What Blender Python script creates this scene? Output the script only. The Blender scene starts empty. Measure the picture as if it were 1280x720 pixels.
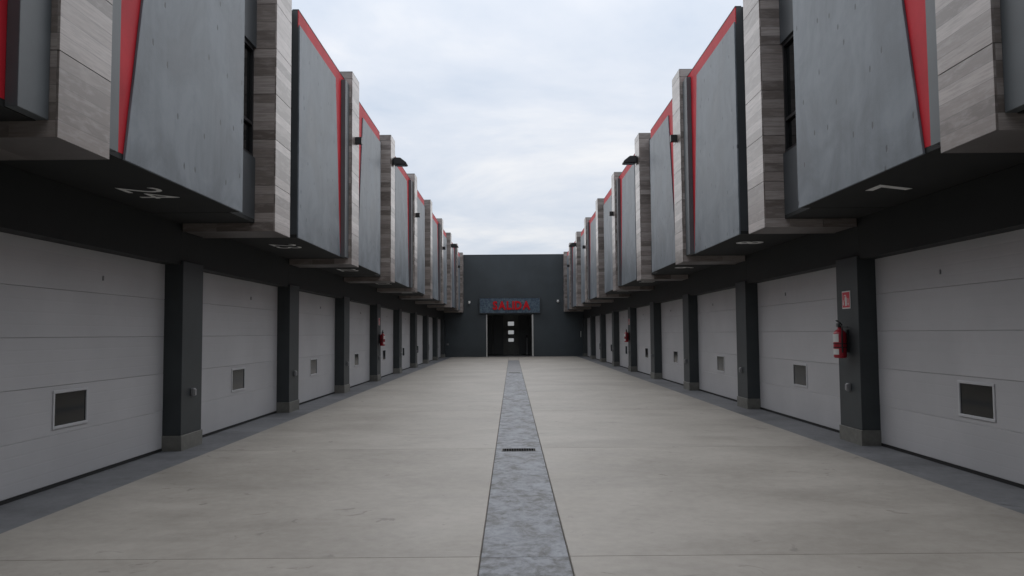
import bpy, bmesh, math, random
from mathutils import Vector, Matrix
S = bpy.context.scene
C = S.collection
rnd = random.Random(7)
R = math.radians

# ------------------------------------------------------------------ camera
F, PT, YW, RL, XC, H = 984.24, .0578, -.0003, -.0077, -.1169, 1.55
def camdir(x, y, z):
    c, s = math.cos(RL), math.sin(RL); x, z = c*x - s*z, s*x + c*z
    c, s = math.cos(PT), math.sin(PT); y, z = c*y - s*z, s*y + c*z
    c, s = math.cos(YW), math.sin(YW); x, y = c*x - s*y, s*x + c*y
    return Vector((x, y, z))
cd = bpy.data.cameras.new('camera'); cam = bpy.data.objects.new('camera', cd); C.objects.link(cam)
r_, f_, u_ = camdir(1, 0, 0), camdir(0, 1, 0), camdir(0, 0, 1)
M = Matrix.Identity(4)
for i in range(3):
    M[i][0], M[i][1], M[i][2] = r_[i], u_[i], -f_[i]
M[0][3], M[1][3], M[2][3] = XC, 0, H
cam.matrix_world = M
cd.sensor_width = 36; cd.lens = F/1280*36; cd.clip_start = .05; cd.clip_end = 3000
S.camera = cam
S.view_settings.view_transform = 'Standard'; S.view_settings.look = 'None'
S.view_settings.exposure = 0.0; S.view_settings.gamma = 1

# ------------------------------------------------------------------ world: overcast sky over a Nishita base
W = bpy.data.worlds.new('World'); S.world = W; W.use_nodes = True
nt = W.node_tree; N = nt.nodes; L = nt.links; N.clear()
out = N.new('ShaderNodeOutputWorld'); mixs = N.new('ShaderNodeMixShader')
sky = N.new('ShaderNodeTexSky'); sky.sky_type = 'NISHITA'; sky.sun_disc = False
SUN_EL, SUN_ROT = R(48), R(2)
sky.sun_elevation = SUN_EL; sky.sun_rotation = SUN_ROT
b1 = N.new('ShaderNodeBackground'); b1.inputs[1].default_value = .08; L.new(sky.outputs[0], b1.inputs[0])
tc = N.new('ShaderNodeTexCoord'); sp = N.new('ShaderNodeSeparateXYZ'); L.new(tc.outputs['Generated'], sp.inputs[0])
mx = N.new('ShaderNodeMath'); mx.operation = 'MAXIMUM'; mx.inputs[1].default_value = .0; L.new(sp.outputs[2], mx.inputs[0])
ad = N.new('ShaderNodeMath'); ad.operation = 'ADD'; ad.inputs[1].default_value = .16; L.new(mx.outputs[0], ad.inputs[0])
dx = N.new('ShaderNodeMath'); dx.operation = 'DIVIDE'; L.new(sp.outputs[0], dx.inputs[0]); L.new(ad.outputs[0], dx.inputs[1])
dy = N.new('ShaderNodeMath'); dy.operation = 'DIVIDE'; L.new(sp.outputs[1], dy.inputs[0]); L.new(ad.outputs[0], dy.inputs[1])
cb = N.new('ShaderNodeCombineXYZ'); L.new(dx.outputs[0], cb.inputs[0]); L.new(dy.outputs[0], cb.inputs[1])
n1 = N.new('ShaderNodeTexNoise'); n1.inputs['Scale'].default_value = 1.1; n1.inputs['Detail'].default_value = 6
n1.inputs['Roughness'].default_value = .58; n1.inputs['Distortion'].default_value = .3; L.new(cb.outputs[0], n1.inputs[0])
n2 = N.new('ShaderNodeTexNoise'); n2.inputs['Scale'].default_value = .35; n2.inputs['Detail'].default_value = 3; L.new(cb.outputs[0], n2.inputs[0])
av = N.new('ShaderNodeMath'); av.operation = 'MULTIPLY_ADD'; av.inputs[1].default_value = .6; L.new(n1.outputs[0], av.inputs[0])
h2 = N.new('ShaderNodeMath'); h2.operation = 'MULTIPLY'; h2.inputs[1].default_value = .4; L.new(n2.outputs[0], h2.inputs[0]); L.new(h2.outputs[0], av.inputs[2])
cr = N.new('ShaderNodeValToRGB'); e = cr.color_ramp.elements
e[0].position = .40; e[0].color = (.62, .70, .82, 1); e[1].position = .58; e[1].color = (.93, .94, .965, 1)
m_ = cr.color_ramp.elements.new(.5); m_.color = (.76, .81, .895, 1)
L.new(av.outputs[0], cr.inputs[0])
b2 = N.new('ShaderNodeBackground'); L.new(cr.outputs[0], b2.inputs[0])
oc = N.new('ShaderNodeMath'); oc.operation = 'MULTIPLY_ADD'; oc.inputs[1].default_value = .65; oc.inputs[2].default_value = .86
L.new(mx.outputs[0], oc.inputs[0]); L.new(oc.outputs[0], b2.inputs[1])   # overcast sky: zenith brighter than horizon
mixs.inputs[0].default_value = .93
L.new(b1.outputs[0], mixs.inputs[1]); L.new(b2.outputs[0], mixs.inputs[2]); L.new(mixs.outputs[0], out.inputs[0])

sd = bpy.data.lights.new('sun', 'SUN'); sd.energy = 1.5; sd.angle = R(95); sd.color = (1, .97, .93)
so = bpy.data.objects.new('sun', sd); C.objects.link(so)
a_ = SUN_ROT
sv = Vector((math.sin(a_)*math.cos(SUN_EL), math.cos(a_)*math.cos(SUN_EL), math.sin(SUN_EL)))
so.rotation_euler = sv.to_track_quat('Z', 'Y').to_euler(); so.location = (0, -20, 60)

# ------------------------------------------------------------------ materials
def mat(name, base, rough=.7, metal=0., spec=.5):
    m = bpy.data.materials.new(name); m.use_nodes = True
    p = m.node_tree.nodes['Principled BSDF']
    p.inputs['Base Color'].default_value = (*base, 1); p.inputs['Roughness'].default_value = rough
    p.inputs['Metallic'].default_value = metal; p.inputs['Specular IOR Level'].default_value = spec
    return m
class G:
    """small node-graph helper"""
    def __init__(s, m): s.m = m; s.nt = m.node_tree; s.p = s.nt.nodes['Principled BSDF']
    def n(s, t, **k):
        o = s.nt.nodes.new(t)
        for a, b in k.items(): setattr(o, a, b)
        return o
    def l(s, a, b): s.nt.links.new(a, b)
    def coord(s, scale=(1, 1, 1), vary=True, kind='Object'):
        tc = s.n('ShaderNodeTexCoord'); o = tc.outputs[kind]
        if vary:
            oi = s.n('ShaderNodeObjectInfo'); mu = s.n('ShaderNodeMath', operation='MULTIPLY'); mu.inputs[1].default_value = 57
            s.l(oi.outputs['Random'], mu.inputs[0]); v = s.n('ShaderNodeVectorMath', operation='ADD')
            s.l(o, v.inputs[0]); s.l(mu.outputs[0], v.inputs[1]); o = v.outputs[0]
        mp = s.n('ShaderNodeVectorMath', operation='MULTIPLY'); mp.inputs[1].default_value = scale
        s.l(o, mp.inputs[0]); return mp.outputs[0]
    def noise(s, co, sc, det=5, ro=.55, dist=0.):
        t = s.n('ShaderNodeTexNoise'); t.inputs['Scale'].default_value = sc; t.inputs['Detail'].default_value = det
        t.inputs['Roughness'].default_value = ro; t.inputs['Distortion'].default_value = dist; s.l(co, t.inputs[0]); return t.outputs[0]
    def ramp(s, f, stops):
        r = s.n('ShaderNodeValToRGB'); e = r.color_ramp.elements
        e[0].position, e[0].color = stops[0][0], (*stops[0][1], 1)
        e[1].position, e[1].color = stops[-1][0], (*stops[-1][1], 1)
        for p, c in stops[1:-1]: k = e.new(p); k.color = (*c, 1)
        s.l(f, r.inputs[0]); return r.outputs[0]
    def mixc(s, f, a, b, mode='MIX'):
        m = s.n('ShaderNodeMix', data_type='RGBA', blend_type=mode)
        for v, i in ((f, 0), (a, 6), (b, 7)):
            if hasattr(v, 'links'): s.l(v, m.inputs[i])
            else: m.inputs[i].default_value = v if i == 0 else (*v, 1)
        return m.outputs[2]
    def math(s, op, a, b=0.):
        m = s.n('ShaderNodeMath', operation=op)
        for v, i in ((a, 0), (b, 1)):
            if hasattr(v, 'links'): s.l(v, m.inputs[i])
            else: m.inputs[i].default_value = v
        return m.outputs[0]
    def base(s, c): s.l(c, s.p.inputs['Base Color'])
    def rough(s, c): s.l(c, s.p.inputs['Roughness'])
    def bump(s, h, st=.3, d=.01):
        b = s.n('ShaderNodeBump'); b.inputs['Strength'].default_value = st; b.inputs['Distance'].default_value = d
        s.l(h, b.inputs['Height']); s.l(b.outputs[0], s.p.inputs['Normal'])
def gray(v): return (v, v, v)

# poured concrete facade panel: cloudy blue-grey, vertical streaks, small pits
m_panel = mat('facade_concrete', (.3, .32, .35), .6, 0, .4); g = G(m_panel)
co = g.coord(); c1 = g.noise(co, 1.1, 6, .6, .6); st = g.noise(g.coord((1, 3.2, .35)), 1.6, 6, .65)
f = g.math('ADD', g.math('MULTIPLY', c1, .82), g.math('MULTIPLY', st, .18))
c = g.ramp(f, [(.40, (.095, .114, .131)), (.5, (.142, .165, .185)), (.60, (.195, .220, .243))])
v = g.n('ShaderNodeTexVoronoi', voronoi_dimensions='2D'); v.inputs['Scale'].default_value = 2.3; v.inputs['Randomness'].default_value = .9
sx_ = g.n('ShaderNodeSeparateXYZ'); g.l(g.coord((1, 1.0, .55)), sx_.inputs[0]); cx_ = g.n('ShaderNodeCombineXYZ'); g.l(sx_.outputs[1], cx_.inputs[0]); g.l(sx_.outputs[2], cx_.inputs[1]); g.l(cx_.outputs[0], v.inputs[0])
pn = g.noise(co, 30, 2)
pit_dark = g.ramp(g.math('ADD', v.outputs['Distance'], g.math('MULTIPLY', pn, .04)), [(.052, gray(1)), (.070, gray(0))])
speck = g.ramp(g.noise(g.coord((1, 2.4, 1)), 9, 3, .6), [(.30, gray(1)), (.36, gray(0))])
c = g.mixc(g.math('MULTIPLY', pit_dark, .9), c, (.035, .04, .048)); c = g.mixc(g.math('MULTIPLY', speck, .35), c, (.12, .13, .145))
g.base(c); g.bump(g.math('SUBTRACT', g.noise(co, 24, 5, .6), g.math('MULTIPLY', pit_dark, 3.)), .16, .006)
g.rough(g.ramp(c1, [(.3, gray(.46)), (.7, gray(.56))]))

# charcoal painted render
def paint(name, base, rough=.55, var=.12, sc=1.5, spec=.5):
    m = mat(name, base, rough); g = G(m); co = g.coord()
    f = g.noise(co, sc, 6, .6, .4); lo = tuple(x*(1-var) for x in base); hi = tuple(x*(1+var) for x in base)
    g.base(g.ramp(f, [(.35, lo), (.65, hi)])); g.bump(g.noise(co, 60, 4, .6), .12, .004); g.p.inputs['Specular IOR Level'].default_value = spec; return m
m_dark = paint('charcoal_paint', (.034, .040, .042), .5, .15)
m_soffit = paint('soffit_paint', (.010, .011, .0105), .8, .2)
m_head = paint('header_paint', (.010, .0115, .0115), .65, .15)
m_trim = paint('grey_trim_paint', (.09, .102, .108), .5, .12)
m_side = paint('box_side_paint', (.05, .057, .062), .5, .12)
m_red = paint('red_paint', (.50, .018, .030), .62, .14, 1.5, .22)
m_endwall = paint('end_wall_paint', (.040, .050, .056), .6, .16, .5)
m_int = paint('interior_paint', (.30, .30, .28), .8, .2)
m_slotshade = mat('slot_shade_black', (.003, .003, .003), 1, 0, 0)  # black that paints the shade between the grate bars

# wood-look porcelain tile with printed boards
m_wood = mat('wood_look_tile', (.3, .28, .26), .36, 0, .6); g = G(m_wood)
tc = g.n('ShaderNodeTexCoord'); oi = g.n('ShaderNodeObjectInfo'); s3 = g.n('ShaderNodeSeparateXYZ'); g.l(tc.outputs['Object'], s3.inputs[0])
wob = g.math('FLOOR', g.math('MULTIPLY', s3.outputs[2], 7.81))
wn = g.n('ShaderNodeTexWhiteNoise', noise_dimensions='2D'); cx = g.n('ShaderNodeCombineXYZ')
g.l(wob, cx.inputs[0]); g.l(g.math('MULTIPLY', oi.outputs['Random'], 91.7), cx.inputs[1]); g.l(cx.outputs[0], wn.inputs[0])
brd = g.ramp(wn.outputs[0], [(0, (.135, .110, .096)), (.25, (.205, .173, .155)), (.55, (.30, .257, .234)), (.8, (.375, .328, .304)), (1, (.455, .405, .380))])
gr = g.noise(g.coord((1.6, 1.6, 30)), 2.0, 8, .68, .3)
gr2 = g.noise(g.coord((1.6, 1.6, 7)), 2.4, 6, .65, .3)
c = g.mixc(g.math('MULTIPLY', g.ramp(gr, [(.40, gray(1)), (.58, gray(0))]), .5), brd, (.15, .130, .118))
c = g.mixc(g.math('MULTIPLY', g.ramp(gr2, [(.48, gray(0)), (.66, gray(1))]), .42), c, (.42, .38, .36))
fr = g.math('FRACT', g.math('MULTIPLY', s3.outputs[2], 7.81))
ln = g.ramp(g.math('ABSOLUTE', g.math('SUBTRACT', fr, .5)), [(.47, gray(0)), (.495, gray(1))])
c = g.mixc(g.math('MULTIPLY', ln, .7), c, (.09, .08, .075)); g.base(c); g.bump(gr, .15, .003)
m_mortar = mat('tile_backing', (.07, .065, .06), .9)

# garage door steel, woodgrain embossed
m_door = mat('garage_door_steel', (.42, .42, .435), .45); g = G(m_door)
s3 = g.n('ShaderNodeSeparateXYZ'); g.l(g.coord((1, 1, 1), False), s3.inputs[0])
fr = g.math('FRACT', g.math('MULTIPLY', s3.outputs[2], 8.0)); rb = g.math('SUBTRACT', .5, g.math('ABSOLUTE', g.math('SUBTRACT', fr, .5)))
gr = g.noise(g.coord((1, 1.2, 30), False), 3, 6, .6, .5); cl = g.noise(g.coord((1, 1, 1)), .8, 4, .6)
g.base(g.ramp(cl, [(.35, (.455, .452, .46)), (.65, (.505, .50, .508))])); g.bump(g.math('ADD', gr, g.math('MULTIPLY', g.ramp(rb, [(.0, gray(0)), (.10, gray(1))]), .8)), .3, .003)
m_doorin = mat('door_core', (.26, .26, .265), .6)
m_frame = mat('white_window_frame', (.52, .52, .53), .4)
m_glass = mat('window_glass_dark', (.005, .006, .006), .06, 0, .3)
m_glass2 = mat('window_glass_grey', (.016, .018, .018), .1, 0, .28)
m_seal = mat('rubber_seal', (.012, .012, .012), .8)
m_bar = mat('grate_bar_iron', (.16, .16, .155), .9, 0, .05)
m_black = mat('black_metal', (.012, .012, .013), .45)
m_steel = mat('galvanised_steel', (.28, .28, .285), .5, .4)
m_white = mat('white_plastic', (.72, .72, .7), .4)
m_number = paint('number_paint', (.78, .78, .76), .7, .12, 9)

# floor concrete
def floor_mat(name, cols, streak=1., spots=True):
    m = mat(name, cols[1], .55); g = G(m); co = g.coord(vary=False, kind='Object'); cw = g.coord(vary=True)
    big = g.noise(cw, .45, 7, .62, .6); st = g.noise(g.coord((.7, 1.15, 1)), 1.1, 8, .68, .5); fi = g.noise(cw, 9, 8, .75)
    f = g.math('ADD', g.math('ADD', g.math('MULTIPLY', big, .36), g.math('MULTIPLY', st, .36*streak)), g.math('MULTIPLY', fi, .28+.36*(1-streak)))
    c = g.ramp(f, [(.40, cols[0]), (.5, cols[1]), (.60, cols[2])])
    if spots:
        sp = g.ramp(g.noise(g.coord((1.0, 1.3, 1)), 2.6, 4, .6, 1.2), [(.30, gray(1)), (.35, gray(0))])
        c = g.mixc(g.math('MULTIPLY', sp, .6), c, tuple(x*.62 for x in cols[0]))
        sp2 = g.ramp(g.noise(g.coord((.6, 1.2, 1)), .8, 7, .64, .8), [(.35, gray(1)), (.48, gray(0))])
        c = g.mixc(g.math('MULTIPLY', sp2, .28), c, tuple(x*.78 for x in cols[0]))
    g.base(c); g.bump(fi, .2, .003); g.rough(g.ramp(st, [(.35, gray(.52)), (.65, gray(.62))])); return m
m_floor = floor_mat('yard_concrete', [(.268, .244, .212), (.330, .303, .266), (.388, .358, .318)])
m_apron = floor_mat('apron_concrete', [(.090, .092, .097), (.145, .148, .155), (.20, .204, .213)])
m_skirt = floor_mat('skirting_concrete', [(.10, .098, .086), (.15, .147, .13), (.20, .195, .175)], .8, False)
m_joint = mat('joint_dirt', (.09, .08, .07), .9)
m_ground = paint('ground_soil', (.14, .13, .11), .9, .2, .3)
m_chan = mat('channel_concrete', (.22, .23, .25), .5); g = G(m_chan)
a = g.noise(g.coord((1, .6, 1)), 3.6, 9, .72, .4); b = g.noise(g.coord((1, .8, 1)), 11, 7, .7, .5)
f = g.math('ADD', g.math('MULTIPLY', a, .6), g.math('MULTIPLY', b, .4))
g.base(g.ramp(f, [(.41, (.06, .06, .06)), (.465, (.145, .149, .156)), (.52, (.225, .235, .255)), (.60, (.32, .334, .36))]))
g.rough(g.ramp(a, [(.3, gray(.5)), (.7, gray(.75))])); g.bump(b, .3, .004)
m_chan2 = mat('channel_concrete_dark', (.14, .145, .15), .5); g = G(m_chan2)
g.base(g.ramp(g.noise(g.coord(), 3, 6, .6), [(.35, (.12, .122, .125)), (.65, (.19, .193, .2))]))

# ------------------------------------------------------------------ mesh helpers
def bx(bm, x0, x1, y0, y1, z0, z1, bev=0.):
    """axis aligned box into bm"""
    x0, x1 = min(x0, x1), max(x0, x1)
    v = [bm.verts.new((x, y, z)) for x in (x0, x1) for y in (y0, y1) for z in (z0, z1)]
    fs = [bm.faces.new([v[i] for i in q]) for q in ((0, 1, 3, 2), (4, 6, 7, 5), (0, 4, 5, 1), (2, 3, 7, 6), (0, 2, 6, 4), (1, 5, 7, 3))]
    if bev:
        es = list({e for f in fs for e in f.edges})
        bmesh.ops.bevel(bm, geom=es, offset=bev, segments=1, affect='EDGES')
def prism(bm, pts, axis, a, b, bev=0.):
    """extrude 2-D outline along axis (0: pts=(y,z); 1: pts=(x,z); 2: pts=(x,y))"""
    def P(p, t): q = list(p); q.insert(axis, t); return q
    A = [bm.verts.new(P(p, a)) for p in pts]; B = [bm.verts.new(P(p, b)) for p in pts]
    n = len(pts); fs = [bm.faces.new(A), bm.faces.new(B[::-1])]
    for i in range(n): fs.append(bm.faces.new([A[i], B[i], B[(i+1) % n], A[(i+1) % n]]))
    if bev:
        es = list({e for f in fs for e in f.edges}); bmesh.ops.bevel(bm, geom=es, offset=bev, segments=1, affect='EDGES')
def lathe(bm, prof, cx=0, cy=0, n=24, axis='Z'):
    rings = []
    for r, z in prof:
        ring = []
        for i in range(n):
            t = 2*math.pi*i/n; p = (r*math.cos(t), r*math.sin(t), z)
            if axis == 'X': p = (p[2], p[0], p[1])
            if axis == 'Y': p = (p[0], p[2], p[1])
            ring.append(bm.verts.new((p[0]+cx, p[1]+cy, p[2])))
        rings.append(ring)
    for a, b in zip(rings, rings[1:]):
        for i in range(n): bm.faces.new((a[i], a[(i+1) % n], b[(i+1) % n], b[i]))
    bm.faces.new(rings[0][::-1]); bm.faces.new(rings[-1])
def tube(bm, pts, r, n=8):
    pts = [Vector(p) for p in pts]; rings = []
    for i, p in enumerate(pts):
        d = (pts[min(i+1, len(pts)-1)] - pts[max(i-1, 0)]).normalized()
        up = Vector((0, 0, 1)) if abs(d.z) < .9 else Vector((1, 0, 0))
        a = d.cross(up).normalized(); b = d.cross(a)
        rings.append([bm.verts.new(p + r*(a*math.cos(2*math.pi*k/n) + b*math.sin(2*math.pi*k/n))) for k in range(n)])
    for a, b in zip(rings, rings[1:]):
        for i in range(n): bm.faces.new((a[i], a[(i+1) % n], b[(i+1) % n], b[i]))
    bm.faces.new(rings[0][::-1]); bm.faces.new(rings[-1])
def mesh(name, build, m, smooth=False):
    bm = bmesh.new(); build(bm); bmesh.ops.recalc_face_normals(bm, faces=bm.faces)
    me = bpy.data.meshes.new(name); bm.to_mesh(me); bm.free(); me.materials.append(m)
    if smooth:
        for p in me.polygons: p.use_smooth = True
        me.set_sharp_from_angle(angle=R(40))
    return me
def link(name, me, parent=None, loc=(0, 0, 0), **k):
    o = bpy.data.objects.new(name, me); C.objects.link(o); o.location = loc
    if parent: o.parent = parent
    for a, b in k.items(): o[a] = b
    return o
def tag(o, label=None, category=None, group=None, kind=None):
    for a, b in (('label', label), ('category', category), ('group', group), ('kind', kind)):
        if b: o[a] = b
    return o
_c = {}
def cached(key, build, m, smooth=False):
    if key not in _c: _c[key] = mesh(key[0], build, m, smooth)
    return _c[key]
def text_mesh(txt, size, extrude, m, offset=0., sx=1.):
    cu = bpy.data.curves.new('t', 'FONT'); cu.body = txt; cu.size = size; cu.extrude = extrude; cu.offset = offset
    cu.align_x = 'CENTER'; cu.align_y = 'CENTER'; cu.resolution_u = 3
    o = bpy.data.objects.new('t', cu); C.objects.link(o)
    bpy.context.view_layer.update()
    me = bpy.data.meshes.new_from_object(o.evaluated_get(bpy.context.evaluated_depsgraph_get()))
    bpy.data.objects.remove(o); me.transform(Matrix.Diagonal((sx, 1, 1, 1))); me.materials.clear(); me.materials.append(m); return me

# ------------------------------------------------------------------ layout numbers
P, Y0, T = 5.19, .39, .73                   # bay spacing, offset, column/pillar thickness
BAY = P - T
XCOL, XHEAD, XDOOR, XBACK = 4.62, 4.655, 4.87, 11.0
XPIL, XTRIM, XSLAB, XRED, XREC = 3.37, 3.435, 3.50, 3.525, 3.65
ZD, ZS, ZF, ZSL, ZB, ZP = 2.53, 3.10, 2.98, 6.53, 6.79, 6.97
YEND = 53.05
KS = range(0, 10)
side_name = {-1: 'left', 1: 'right'}
ORD = ['first', 'second', 'third', 'fourth', 'fifth', 'sixth', 'seventh', 'eighth', 'ninth', 'tenth', 'eleventh', 'twelfth']

# ------------------------------------------------------------------ setting: ground, yard
gm = mesh('ground', lambda bm: bx(bm, -600, 600, -600, 600, -.30, -.10), m_ground)
tag(link('ground', gm), kind='structure')
def bed(bm): bx(bm, -5.2, 5.2, -6, 75, -.09, -.012)
base = tag(link('pavement', mesh('pavement', bed, m_joint)), kind='structure')
XA = 4.18; SX0, SX1 = -.345, .265
joints = [-6.0] + [Y0 + P*k for k in range(0, 10)] + [YEND - .02]
J = .0035
for i, (a, b) in enumerate(zip(joints, joints[1:])):
    for x0, x1 in ((-XA, SX0 - .007), (SX1 + .008, XA)):
        yb = b - J; cy = (a + b)/2; cx = (x0+x1)/2
        def slab(bm, x0=x0, x1=x1, a=a, b=b, cx=cx, cy=cy): bx(bm, x0-cx, x1-cx, a+J-cy, b-J-cy, -.08, 0, .004)
        link('concrete_slab', mesh('concrete_slab', slab, m_floor), base, (cx, cy, 0))
    for s in (-1, 1):
        cy = (a+b)/2
        def ap(bm, a=a, b=b, s=s): bx(bm, 0, s*1.0, a+.002-(a+b)/2, b-.002-(a+b)/2, -.08, -.004, .002)
        link('apron_slab', mesh('apron_slab', ap, m_apron), base, (s*(XA+.002), cy, 0))
    # drainage channel strip down the middle
    if a < 44:
        yb = min(b, 46.0); cy = (a+yb)/2
        def ch(bm, a=a, yb=yb, cy=cy): bx(bm, SX0-(SX0+SX1)/2, SX1-(SX0+SX1)/2, a-cy, yb-cy-.003, -.08, -.003, .003)
        mm = mesh('channel_slab', ch, m_chan if a < 29 else m_chan2)
        link('channel_slab', mm, base, ((SX0+SX1)/2, cy, 0))
    else:
        pass
def fillin(bm): bx(bm, SX0+.0-(SX0+SX1)/2, SX1-(SX0+SX1)/2, -3.5, 3.5, -.08, -.0015, .002)
link('concrete_slab', mesh('concrete_slab', fillin, m_floor), base, ((SX0+SX1)/2, 49.51, 0))

# drain grate (small slotted grate set into the strip), shape reused for the far joint
def grate(y, label):
    t = link('drain_grate', None, None, (-.04, y, 0)); tag(t, label, 'drain grate', 'drain grates in the centre strip')
    link('pit_dark', mesh('pit_dark', lambda bm: bx(bm, -.215, .215, -.115, .115, -.002, .0006), m_slotshade), t)  # flat black plate on the strip, painted shade in place of a recess
    def fr(bm):
        bx(bm, -.228, .228, -.125, -.115, -.002, .002); bx(bm, -.228, .228, .115, .125, -.002, .002)
        bx(bm, -.228, -.215, -.115, .115, -.002, .002); bx(bm, .215, .228, -.115, .115, -.002, .002)
    link('frame', mesh('frame', fr, m_skirt), t)
    b = cached(('grate_bar',), lambda bm: bx(bm, -.004, .004, -.115, .115, -.001, .0015), m_bar)
    for i in range(13): link('bar', b, t, (-.198+.033*i, 0, 0))
grate(10.62, 'slotted black drain grate set in the grey centre strip, nearer one')
grate(31.4, 'thin dark joint across the centre strip near the exit wall, shaped as a grate')  # a joint where the strip changes tone, stood in for by a grate

# ------------------------------------------------------------------ ground floor columns
def number_for(k, s): return (25 - k) if s < 0 else k + 6
def col_label(k, s):
    if k <= 1: return None
    a, b = number_for(k-1, s), number_for(k, s)
    if k == 10: return f'charcoal column at the far end of the {side_name[s]} row, against the exit wall'
    return f'{ORD[k-2]} charcoal column along the {side_name[s]} row, between two white garage doors'
for s in (-1, 1):
    for k in range(0, 11):
        t = link('column', None, None, (s*XCOL, Y0 + P*k, 0))
        lab = col_label(k, s) or (f'charcoal column {"beside" if k==0 else "just ahead of" if k==1 else "behind"} the camera position on the {side_name[s]} side')
        tag(t, lab, 'column', f'charcoal columns along the {side_name[s]} row of garage doors')
        tt = T - .03
        def shaft(bm, s=s): bx(bm, 0, s*.42, 0, tt, .203, ZD+.05, .004)
        def sk(bm, s=s): bx(bm, -s*.016, s*.42, -.016, tt+.016, -.01, .202, .005)
        link('shaft', cached(('shaft', s), shaft, m_dark), t)
        link('skirting', cached(('skirting', s), sk, m_skirt), t)
        if k >= 2 and k < 10:
            j = link('junction_box', cached(('junction_box', s), lambda bm, s=s: (bx(bm, -s*.05, 0, -.036, .036, -.055, .055, .008), bx(bm, -s*.062, -s*.051, -.03, .03, -.045, .04, .004)), m_steel), t, (0, .34, .765))

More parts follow.
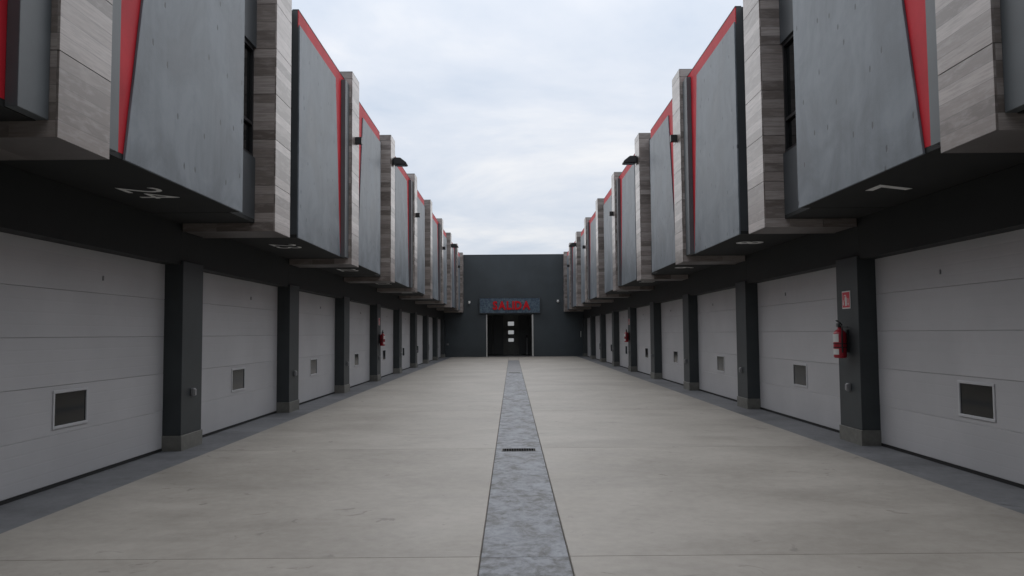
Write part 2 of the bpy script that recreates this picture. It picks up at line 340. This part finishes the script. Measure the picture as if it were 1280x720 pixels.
# ------------------------------------------------------------------ warehouse units
PANE = {(-1, 1): 0, (-1, 2): 1, (-1, 3): 1, (-1, 4): 1, (1, 1): 0, (1, 2): 1, (1, 3): 1, (1, 4): 1}
def unit(k, s):
    typeA = (k % 2 == 1)
    num = number_for(k, s)
    y0 = Y0 + P*k + T - .03                 # door opening starts behind the column
    if k >= 1:
        red = 'near' if typeA else 'far'
        lab = f'{ORD[k-1]} {side_name[s]} warehouse unit, red stripe down the {red} edge of its concrete box'
    elif k == 0: lab = f'warehouse unit beside the camera, cut off by the {side_name[s]} edge of the photo'
    else: lab = f'warehouse unit behind the camera on the {side_name[s]} side'
    t = tag(link('warehouse_unit', None, None, (s*XDOOR, y0, 0)), lab, 'warehouse unit', f'warehouse units in the {side_name[s]} row')
    w = BAY + .03; ox = XDOOR              # local x = s*(X-ox)
    X = lambda x: s*(x-ox)
    # walls: header above the door, party walls inside, back and roof
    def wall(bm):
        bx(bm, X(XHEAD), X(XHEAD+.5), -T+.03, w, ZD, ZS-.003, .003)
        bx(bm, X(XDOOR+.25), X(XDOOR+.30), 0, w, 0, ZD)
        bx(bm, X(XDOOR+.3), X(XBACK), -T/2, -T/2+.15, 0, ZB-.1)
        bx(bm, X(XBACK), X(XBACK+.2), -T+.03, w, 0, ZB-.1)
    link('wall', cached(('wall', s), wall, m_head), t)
    def roof(bm): bx(bm, X(XSLAB+.75), X(XBACK+.2), -T+.035, w-.003, ZB-.25, ZB-.03)
    link('roof', cached(('roof', s), roof, m_trim), t)
    # garage door
    d = link('garage_door', cached(('door_backing', s), lambda bm: bx(bm, X(XDOOR+.012), X(XDOOR+.06), .0, w, .03, ZD+.02), m_doorin), t)
    hs = (ZD-.03+.02)/5
    wy0, wy1 = w/2-.33, w/2+.32
    for i in range(5):
        z0 = .035+hs*i; 
        if i == 1:
            def pan(bm):
                h = hs-.003; a, b = .065, .445
                bx(bm, X(XDOOR), X(XDOOR+.04), .002, wy0, 0, h); bx(bm, X(XDOOR), X(XDOOR+.04), wy1, w-.002, 0, h)
                bx(bm, X(XDOOR), X(XDOOR+.04), wy0, wy1, 0, a); bx(bm, X(XDOOR), X(XDOOR+.04), wy0, wy1, b, h)
                bmesh.ops.remove_doubles(bm, verts=bm.verts, dist=1e-5)
            me = cached(('door_panel_window', s), pan, m_door)
        else:
            me = cached(('door_panel', s), lambda bm: bx(bm, X(XDOOR), X(XDOOR+.04), .002, w-.002, 0, hs-.003, .003), m_door)
        link('door_panel', me, d, (0, 0, z0))
    z0 = .035+hs
    def wf(bm):
        a, b, c, e = wy0-.01, wy1+.01, z0+.055, z0+.455; f = .032
        bx(bm, X(XDOOR-.014), X(XDOOR+.03), a, b, c, c+f, .004); bx(bm, X(XDOOR-.014), X(XDOOR+.03), a, b, e-f, e, .004)
        bx(bm, X(XDOOR-.012), X(XDOOR+.03), a, a+f, c+f, e-f, .004); bx(bm, X(XDOOR-.012), X(XDOOR+.03), b-f, b, c+f, e-f, .004)
    link('window_frame', cached(('window_frame', s), wf, m_frame), d)
    gl = m_glass if PANE.get((s, k), 0) == 0 else m_glass2
    link('window_pane', cached(('window_pane', s, gl.name), lambda bm: bx(bm, X(XDOOR+.002), X(XDOOR+.011), wy0+.01, wy1-.01, z0+.08, z0+.43), gl), d)
    link('bottom_seal', cached(('bottom_seal', s), lambda bm: bx(bm, X(XDOOR-.004), X(XDOOR+.04), .004, w-.004, -.003, .034), m_seal), d)
    link('lock', cached(('lock', s), lambda bm: (bx(bm, X(XDOOR-.014), X(XDOOR), 2.84, 2.86, 2.20, 2.255, .003)), m_steel), d)
    # upper concrete box.  v runs from the red edge (0) to the recess (BAY)
    o = .03
    def V(v): return o + v if typeA else o + BAY - v
    vt, vb = (1.14, .52) if typeA else (.95, .47)
    vf = 3.53
    ty = 'A' if typeA else 'B'
    def yy(a, b): a, b = V(a), V(b); return min(a, b), max(a, b)
    def body(bm):
        a, b = yy(0.004, vf-.004); bx(bm, X(XRED+.013), X(XSLAB+1.0), a, b, ZS+.052, ZB, 0)
        a2, b2_ = yy(vf-.05, vf-.004); bx(bm, X(XRED+.0005), X(XRED+.0125), a2, b2_, ZS+.051, ZSL-.02)
        a, b = yy(vf, BAY-.004)
        zz = [(ZS-.004, 4.0), (5.55, ZB)]
        for p, q in zz: bx(bm, X(XREC), X(XREC+.8), a, b, p if p > 3.5 else p+.052, q)
        a, b = yy(vf, 3.72); bx(bm, X(XREC), X(XREC+.8), a, b, 4.0, 5.55)
    ub = link('upper_box', cached(('upper_box', s, ty), body, m_side), t)
    def redf(bm):
        a, b = yy(.20, vf-.051); bx(bm, X(XRED), X(XRED+.012), a, b, ZS+.0515, ZSL-.021); a, b = yy(.004, vf-.004); bx(bm, X(XRED), X(XRED+.012), a, b, ZSL-.02, ZB-.004)
    link('red_stripe', cached(('red_stripe', s, ty), redf, m_red), ub)
    def cslab(bm):
        pts = [(V(vb), ZS-.004), (V(vf), ZS-.004), (V(vf), ZSL+.012), (V(vt), ZSL)]
        prism(bm, pts, 0, X(XSLAB), X(XRED-.001), .003)
    link('concrete_panel', cached(('concrete_panel', s, ty), cslab, m_panel), ub)
    def trim(bm):
        a, b = yy(.003, .27 if typeA else .36); bx(bm, X(XTRIM), X(XRED-.001), a, b, ZS+.005, ZB-.10, .003)
    link('edge_trim', cached(('edge_trim', s, ty), trim, m_trim), ub)
    def topflash(bm):
        a, b = yy(.003, vf); bx(bm, X(XRED-.004), X(XRED+.10), a, b, ZB+.001, ZB+.014)
    link('coping', cached(('coping', s, ty), topflash, m_side), ub)
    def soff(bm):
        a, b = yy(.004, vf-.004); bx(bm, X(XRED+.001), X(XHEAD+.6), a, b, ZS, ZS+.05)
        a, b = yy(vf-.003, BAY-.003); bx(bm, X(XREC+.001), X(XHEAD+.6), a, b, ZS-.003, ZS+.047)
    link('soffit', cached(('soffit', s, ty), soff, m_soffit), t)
    # recess window
    wn_ = link('recess_window', cached(('recess_window', s, ty), lambda bm: (
        bx(bm, X(XREC+.03), X(XREC+.07), *yy(3.722, BAY-.006), 4.002, 4.05), bx(bm, X(XREC+.03), X(XREC+.07), *yy(3.722, BAY-.006), 5.50, 5.548),
        bx(bm, X(XREC+.031), X(XREC+.07), *yy(3.722, 3.77), 4.05, 5.50), bx(bm, X(XREC+.031), X(XREC+.07), *yy(BAY-.05, BAY-.006), 4.05, 5.50),
        bx(bm, X(XREC+.032), X(XREC+.068), *yy(3.77, BAY-.05), 4.45, 4.49)), m_black), t)
    link('pane', cached(('pane', s, ty), lambda bm: bx(bm, X(XREC+.072), X(XREC+.08), *yy(3.722, BAY-.006), 4.002, 5.548), m_glass), wn_)
    # number on the soffit
    if k >= 1:
        key = ('unit_number', num, s)
        me = text_mesh(str(num), .63, .0015, m_number, -.006 if num > 9 else .012, 1.12)
        ys = [v.co.y for v in me.vertices]; xs = [v.co.x for v in me.vertices]
        cy_, cx_ = (max(ys)+min(ys))/2, (max(xs)+min(xs))/2
        # text right = s>0 ? -y : +y ; text up = toward the aisle ; faces down
        for v in me.vertices:
            tx, ty_, tz = v.co.x-cx_, v.co.y-cy_, v.co.z
            v.co = (-s*ty_, -s*tx, -tz)
        link('unit_number', me, t, (X(4.035), 8.43-6.28+.03, ZS-.002), label=f'pale painted number {num} under the box')
for s in (-1, 1):
    for k in KS: unit(k, s)

# ------------------------------------------------------------------ wood-look pillars (fin with a foot running back under the boxes)
CH = .64
courses = []
z = ZF
while z < ZP - .05:
    courses.append((z, min(z+CH, ZP))); z += CH
def pillar(k, s):
    flank = 'recessed windows' if k % 2 == 0 else 'red edged boxes'
    if k <= 0: lab = f'wood look tiled facade pillar beside or behind the camera on the {side_name[s]}' + (' side, the nearer one' if k == 0 else ' side, the rearmost one')
    else: lab = f'wood look tiled pillar between {flank}, {ORD[k-1]} from the front on the {side_name[s]} facade'
    t = tag(link('facade_pillar', None, None, (s*XPIL, Y0+P*k, 0)), lab, 'pillar', f'wood look tiled pillars of the {side_name[s]} facade')
    th = .02; g_ = .0025
    def core(bm):
        bx(bm, s*(th+.001), s*.36, th+.001, T-th-.001, ZF+th+.001, ZP-.004)
        bx(bm, s*.36, s*1.9, th+.001, T-th-.001, ZF+th+.001, ZS+.6)
    link('core', cached(('core', s), core, m_mortar), t)
    link('cap', cached(('cap', s), lambda bm: bx(bm, s*.001, s*.6, .001, T-.001, ZP-.003, ZP+.006), m_trim), t)
    for (a, b) in courses:
        h = b-a-2*g_
        key = round(h, 3)
        link('tile', cached(('tile', s, 'f', key), lambda bm: bx(bm, 0, s*th, g_*0, T, 0, h, .0015), m_wood), t, (0, 0, a+g_))
        z0 = a+g_
        link('tile', cached(('tile', s, 'n', key), lambda bm: bx(bm, 0, s*.33, 0, th, 0, h, .0015), m_wood), t, (s*(th+.001), 0, z0))
        link('tile', cached(('tile', s, 'n', key), None, m_wood), t, (s*(th+.001), T-th, z0))
    # foot: side tiles and underside tiles, running back to the column line
    for x in (.352, .352+.46):
        link('tile', cached(('tile', s, 'e'), lambda bm: bx(bm, 0, s*.455, 0, th, 0, ZS-ZF-.002+.02, .0015), m_wood), t, (s*x, 0, ZF+g_))
        link('tile', cached(('tile', s, 'e'), None, m_wood), t, (s*x, T-th, ZF+g_))
    for x in (.0215, .0215+.61):
        link('tile', cached(('tile', s, 'u'), lambda bm: bx(bm, 0, s*.607, 0, T-2*th-.004, 0, .018, .001), m_wood), t, (s*x, th+.002, ZF+.003))
for s in (-1, 1):
    for k in range(0, 11): pillar(k, s)

# ------------------------------------------------------------------ cube wall lights and flood lights on the pillars
for s in (-1, 1):
    for i, k in enumerate((3, 5, 7, 9)):
        t = tag(link('wall_light', None, None, (s*XPIL, Y0+P*k+.36, 5.61)),
                f'small black cube wall light, {ORD[i]} from the front on the {side_name[s]} pillars', 'wall light', 'cube wall lights')
        link('housing', cached(('housing', s), lambda bm: bx(bm, -s*.135, -s*.003, -.065, .065, -.07, .07, .003), m_black), t)
        link('lens', cached(('lens', s), lambda bm: (bx(bm, -s*.13, -s*.045, -.045, .045, .0705, .074), bx(bm, -s*.13, -s*.045, -.045, .045, -.074, -.0705)), m_glass2), t)
    for i, k in enumerate((4, 8)):
        t = tag(link('flood_light', None, None, (s*XPIL, Y0+P*k+.36, 6.30)),
                f'black wedge shaped flood light high on the {"nearer" if i == 0 else "far"} {side_name[s]} pillar', 'flood light', 'flood lights on the pillars')
        def hb(bm, s=s):
            pts = [(-s*.03, .10), (-s*.22, .095), (-s*.38, -.03), (-s*.40, -.075), (-s*.36, -.095), (-s*.03, -.085)]
            prism(bm, pts, 1, -.17, .17, .01)
        link('head', cached(('head', s), hb, m_black), t)
        link('arm', cached(('arm', s), lambda bm: (bx(bm, -s*.03, -s*.012, -.06, .06, -.07, .075), bx(bm, -s*.011, 0, -.10, .10, -.10, .10, .003)), m_black), t)
        link('diffuser', cached(('diffuser', s), lambda bm: bx(bm, -s*.33, -s*.08, -.13, .13, -.101, -.0955), m_glass2), t)

# ------------------------------------------------------------------ fire extinguishers and their signs
m_ered = mat('extinguisher_red', (.36, .012, .026), .3)
m_label = mat('label_white', (.62, .62, .6), .5)
m_sred = mat('sign_red', (.55, .03, .05), .5)
for s, k, which in ((1, 2, 'on the nearest right column'), (-1, 5, 'on the fourth left column'), (1, 6, 'on the fifth right column')):
    t = tag(link('fire_extinguisher', None, None, (s*(XCOL-.115), Y0+P*k+.36, 1.17)), f'red fire extinguisher with black hose hung {which}', 'fire extinguisher', 'fire extinguishers on the columns')
    def bd(bm):
        pr = [(.05, 0), (.078, .004), (.088, .02), (.088, .33)] + [(.088*math.cos(a)+.0, .33+.075*math.sin(a)) for a in (.3, .6, .9, 1.15)] + [(.028, .41), (.028, .43)]
        lathe(bm, pr, n=28)
    link('cylinder', cached(('ext_body',), bd, m_ered, True), t)
    link('valve', cached(('ext_valve',), lambda bm: (lathe(bm, [(.022, .43), (.026, .44), (.026, .47), (.018, .475)], n=14), bx(bm, -.015, .015, -.03, .09, .475, .487, .003), prism(bm, [(-.025, .50), (.10, .535), (.10, .523), (-.025, .488)], 0, -.013, .013)), m_black), t)
    link('gauge', cached(('ext_gauge', s), lambda bm: lathe(bm, [(.018, -s*.045), (.018, -s*.025)], 0, 0, 14, 'X'), m_steel), t, (0, 0, .455))
    hp = [(0, -.03, .455), (0, -.075, .47), (-s*.01, -.11, .43), (-s*.015, -.115, .34), (-s*.015, -.11, .2), (-s*.01, -.105, .08)]
    link('hose', cached(('ext_hose', s), lambda bm: tube(bm, hp, .011), m_black, True), t)
    def band(bm, z, h):
        lathe(bm, [(.0895, z), (.0895, z+h)], n=28)
    link('strap', cached(('ext_strap',), lambda bm: (band(bm, .195, .014), band(bm, .145, .014)), m_black, True), t)
    link('bracket', cached(('ext_bracket', s), lambda bm: (bx(bm, s*.088, s*.115, -.03, .03, .08, .40), bx(bm, s*.02, s*.114, -.02, .02, .432, .44)), m_black), t)
    def lb(bm, s=s):
        # curved paper labels on the aisle and camera side
        n = 10; a0 = math.pi if s > 0 else 0; pts = []
        for i in range(n+1):
            an = a0 + (i/n - .5)*2.0; pts.append((.0893*math.cos(an), .0893*math.sin(an)))
        A = [bm.verts.new((*p, 0)) for p in pts]; B = [bm.verts.new((*p, lh)) for p in pts]
        for i in range(n): bm.faces.new((A[i], A[i+1], B[i+1], B[i]))
    for zl, lh in ((.225, .115), (.05, .08)):
        link('paper_label', cached(('ext_label', s, lh), lb, m_label), t, (0, 0, zl))
    # sign plate above
    q = tag(link('extinguisher_sign', None, None, (s*XCOL, Y0+P*k+.37, 1.99)), f'red and white pictogram plate above the extinguisher {which}', 'sign', 'fire extinguisher signs')
    link('plate', cached(('plate', s), lambda bm: bx(bm, -s*.006, 0, -.135, .135, -.125, .125, .001), m_label), q)
    link('red_field', cached(('red_field', s), lambda bm: bx(bm, -s*.008, -s*.0062, -.118, .118, -.108, .108), m_sred), q)
    def pic(bm, s=s):
        x0, x1 = -s*.0095, -s*.0082; u = s    # local +y is to the viewer's left on the right wall
        bx(bm, x0, x1, -.03, .03, -.085, .02); prism(bm, [(-.03, .021), (.03, .021), (.012, .045), (-.012, .045)], 0, x0, x1)
        bx(bm, x0, x1, -.008, .008, .046, .06); bx(bm, x0, x1, -.01, .05, .061, .07); bx(bm, x0, x1, .051, .059, -.02, .069)
        prism(bm, [(-.095, -.05), (-.05, -.05), (-.0725, -.09)], 0, x0, x1); bx(bm, x0, x1, -.08, -.065, -.049, .02)
        prism(bm, [(.075, -.085), (.1, -.06), (.095, -.02), (.085, .01), (.078, -.03), (.07, -.05)], 0, x0, x1)
    link('pictogram', cached(('pictogram', s), pic, m_label), q)

# ------------------------------------------------------------------ end building with the exit passage
eb = tag(link('end_building', None, None, (0, YEND, 0)), 'tall charcoal end wall closing the yard with an open passage doorway', 'building')
DX0, DX1, DZ, EZ = -1.86, 1.32, 2.84, 6.86
def ew(bm):
    bx(bm, -12, DX0, 0, .3, 0, EZ); bx(bm, DX1, 12, 0, .3, 0, EZ); bx(bm, DX0, DX1, 0, .3, DZ, EZ)
    bmesh.ops.remove_doubles(bm, verts=bm.verts, dist=1e-5)
link('wall', mesh('end_wall', ew, m_endwall), eb)
link('parapet_coping', mesh('coping', lambda bm: bx(bm, -12, 12, -.02, .34, EZ+.002, EZ+.035), m_side), eb)
def pas(bm):
    bx(bm, DX0-.9, DX0-.7, .3, 13, 0, 3.3); bx(bm, DX1+.7, DX1+.9, .3, 13, 0, 3.3); bx(bm, DX0-.9, DX1+.9, .3, 13, 3.3, 3.5)
    bx(bm, DX0-.9, DX1+.9, 6, 6.2, 0, 3.5)
link('passage', mesh('passage', pas, m_int), eb)
link('passage_floor', mesh('passage_floor', lambda bm: bx(bm, DX0-.9, DX1+.9, 0, 13, -.08, -.005), m_apron), eb)
link('roof', mesh('end_roof', lambda bm: bx(bm, -12, 12, .35, 14, 3.6, 3.8), m_trim), eb)
m_frame2 = mat('door_frame_paint', (.5, .5, .48), .5)
def dfm(bm):
    bx(bm, DX0+.002, DX0+.07, -.03, .33, 0, DZ-.002, .003); bx(bm, DX1-.10, DX1-.002, -.03, .33, 0, DZ-.002, .003)
link('door_frame', mesh('door_frame', dfm, m_frame2), eb)
m_lite = mat('passage_lite', (.5, .5, .5), .5); p = m_lite.node_tree.nodes['Principled BSDF']
p.inputs['Emission Color'].default_value = (.9, .93, .95, 1); p.inputs['Emission Strength'].default_value = .30
for zc, w_, h_ in ((2.29, .45, .30), (1.645, .42, .28), (1.07, .40, .25)):
    fr = link('lite_frame', mesh('lite_frame', lambda bm: (bx(bm, -w_/2-.04, w_/2+.04, 5.95, 5.99, -h_/2-.04, h_/2+.04)), m_black), eb, (-.2, 0, zc))
    link('pane', mesh('lite_pane', lambda bm: bx(bm, -w_/2, w_/2, 5.93, 5.949, -h_/2, h_/2), m_lite), fr)
m_pdoor = mat('passage_door_paint', (.11, .115, .115), .5)
dm = mesh('door_leaf', lambda bm: bx(bm, -.38, .38, 5.90, 5.93, .02, 2.9, .01), m_pdoor)
for xx in (-1.95, -1.15, .75, 1.55): link('door_leaf', dm, eb, (xx, 0, 0))
# barrier post inside the passage
bp = tag(link('passage_post', None, None, (.95, YEND+4, 0)), 'slim grey post standing inside the dark exit passage', 'post')
link('post', mesh('post', lambda bm: lathe(bm, [(.05, 0), (.05, 1.25)], n=12), m_steel, True), bp)
link('head', mesh('post_head', lambda bm: bx(bm, -.08, .08, -.06, .06, 1.25, 1.42, .01), m_black), bp)

# sign
sg = tag(link('exit_sign', None, None, (-.26, YEND-.02, 3.44)), 'blue patterned board with red SALIDA letters above the passage doorway', 'sign')
m_board = mat('sign_board', (.05, .08, .11), .5); g = G(m_board)
vo = g.n('ShaderNodeTexVoronoi'); vo.inputs['Scale'].default_value = 7.5; g.l(g.coord((1, 1, 1), False), vo.inputs[0])
nz = g.noise(g.coord((1, 1, 1), False), 9, 4, .6, 2.5)
c = g.ramp(vo.outputs['Distance'], [(.15, (.035, .06, .085)), (.4, (.055, .095, .125)), (.6, (.10, .15, .18))])
c = g.mixc(g.ramp(nz, [(.5, gray(0)), (.58, gray(1))]), c, (.035, .05, .10)); g.base(c)
link('board', mesh('board', lambda bm: bx(bm, -2.02, 2.02, -.12, 0, -.50, .50, .01), m_board), sg)
link('board_frame', mesh('board_frame', lambda bm: (bx(bm, -2.06, 2.06, -.14, .01, .502, .53), bx(bm, -2.06, 2.06, -.14, .01, -.53, -.502), bx(bm, -2.06, -2.022, -.139, .01, -.5, .5), bx(bm, 2.022, 2.06, -.139, .01, -.5, .5)), m_side), sg)
m_let = mat('letter_red', (.55, .012, .02), .6, 0, .2)
x = -1.14
for ch in 'SALIDA':
    me = text_mesh(ch, .76, .03, m_let, .03, 1.0)
    xs = [v.co.x for v in me.vertices]; ys = [v.co.y for v in me.vertices]
    me.transform(Matrix.Translation((-(max(xs)+min(xs))/2, -(max(ys)+min(ys))/2, 0))); me.transform(Matrix.Rotation(R(90), 4, 'X'))
    wd = (max(xs)-min(xs)); me.transform(Matrix.Diagonal((.86, 1, 1, 1))); wd *= .86
    link('letter', me, sg, (x + wd/2, -.155, 0), label=f'red letter {ch}')
    x += wd + .055

# security cameras and small fittings on the end wall
def cam_dome(xx, zz, lab, bullet):
    t = tag(link('security_camera', None, None, (xx, YEND, zz)), lab, 'security camera', 'security cameras on the end wall')
    link('mount', mesh('mount', lambda bm: bx(bm, -.07, .07, -.05, 0, -.01 if bullet else -.05, .10, .01), m_white), t)
    if bullet:
        link('housing', mesh('cam_body', lambda bm: lathe(bm, [(.03, -.34), (.06, -.33), (.06, -.10), (.03, -.052)], 0, 0, 16, 'Y'), m_white, True), t, (0, 0, -.04))
    else:
        link('housing', mesh('cam_body', lambda bm: lathe(bm, [(.05, -.16), (.085, -.10), (.085, -.055)], 0, 0, 16, 'Y'), m_white, True), t, (0, 0, -.02))
    link('lens', mesh('cam_lens', lambda bm: lathe(bm, [(.028, -.35 if bullet else -.175), (.028, -.335 if bullet else -.161)], 0, 0, 12, 'Y'), m_black), t, (0, 0, -.04 if bullet else -.02))
cam_dome(-2.98, 3.66, 'white bullet security camera on the end wall left of the exit sign', True)
cam_dome(2.99, 3.70, 'small white dome security camera on the end wall right of the exit sign', False)
t = tag(link('pull_handle', None, None, (4.50, YEND, 1.48)), 'pale vertical handle on the dark end wall at the right corner', 'handle')
link('grip', mesh('grip', lambda bm: tube(bm, [(0, -.07, -.2), (0, -.07, .2)], .02), m_white, True), t)
link('standoff', mesh('standoff', lambda bm: (bx(bm, -.012, .012, -.055, 0, -.17, -.145), bx(bm, -.012, .012, -.055, 0, .145, .17)), m_steel), t)
t = tag(link('socket_box', mesh('socket_box', lambda bm: bx(bm, -.07, .07, -.05, 0, -.06, .06, .008), m_steel), None, (-4.45, YEND, .86)), 'small grey socket box low on the end wall at the left corner', 'socket box')

# unseen building added behind the camera to darken the faces turned towards it
fb = tag(link('light_block_building', None, None, (0, -.55, 0)), 'added charcoal light blocker behind the camera position, outside the frame', 'building')
def fw(bm):
    bx(bm, -12, -2.4, -.3, 0, 0, 8.6); bx(bm, 2.4, 12, -.3, 0, 0, 8.6); bx(bm, -2.4, 2.4, -.3, 0, 3.2, 8.6)
link('wall', mesh('light_block_wall', fw, m_endwall), fb)
link('roof', mesh('light_block_roof', lambda bm: bx(bm, -12, 12, -12, -.31, 5, 5.2), m_trim), fb)
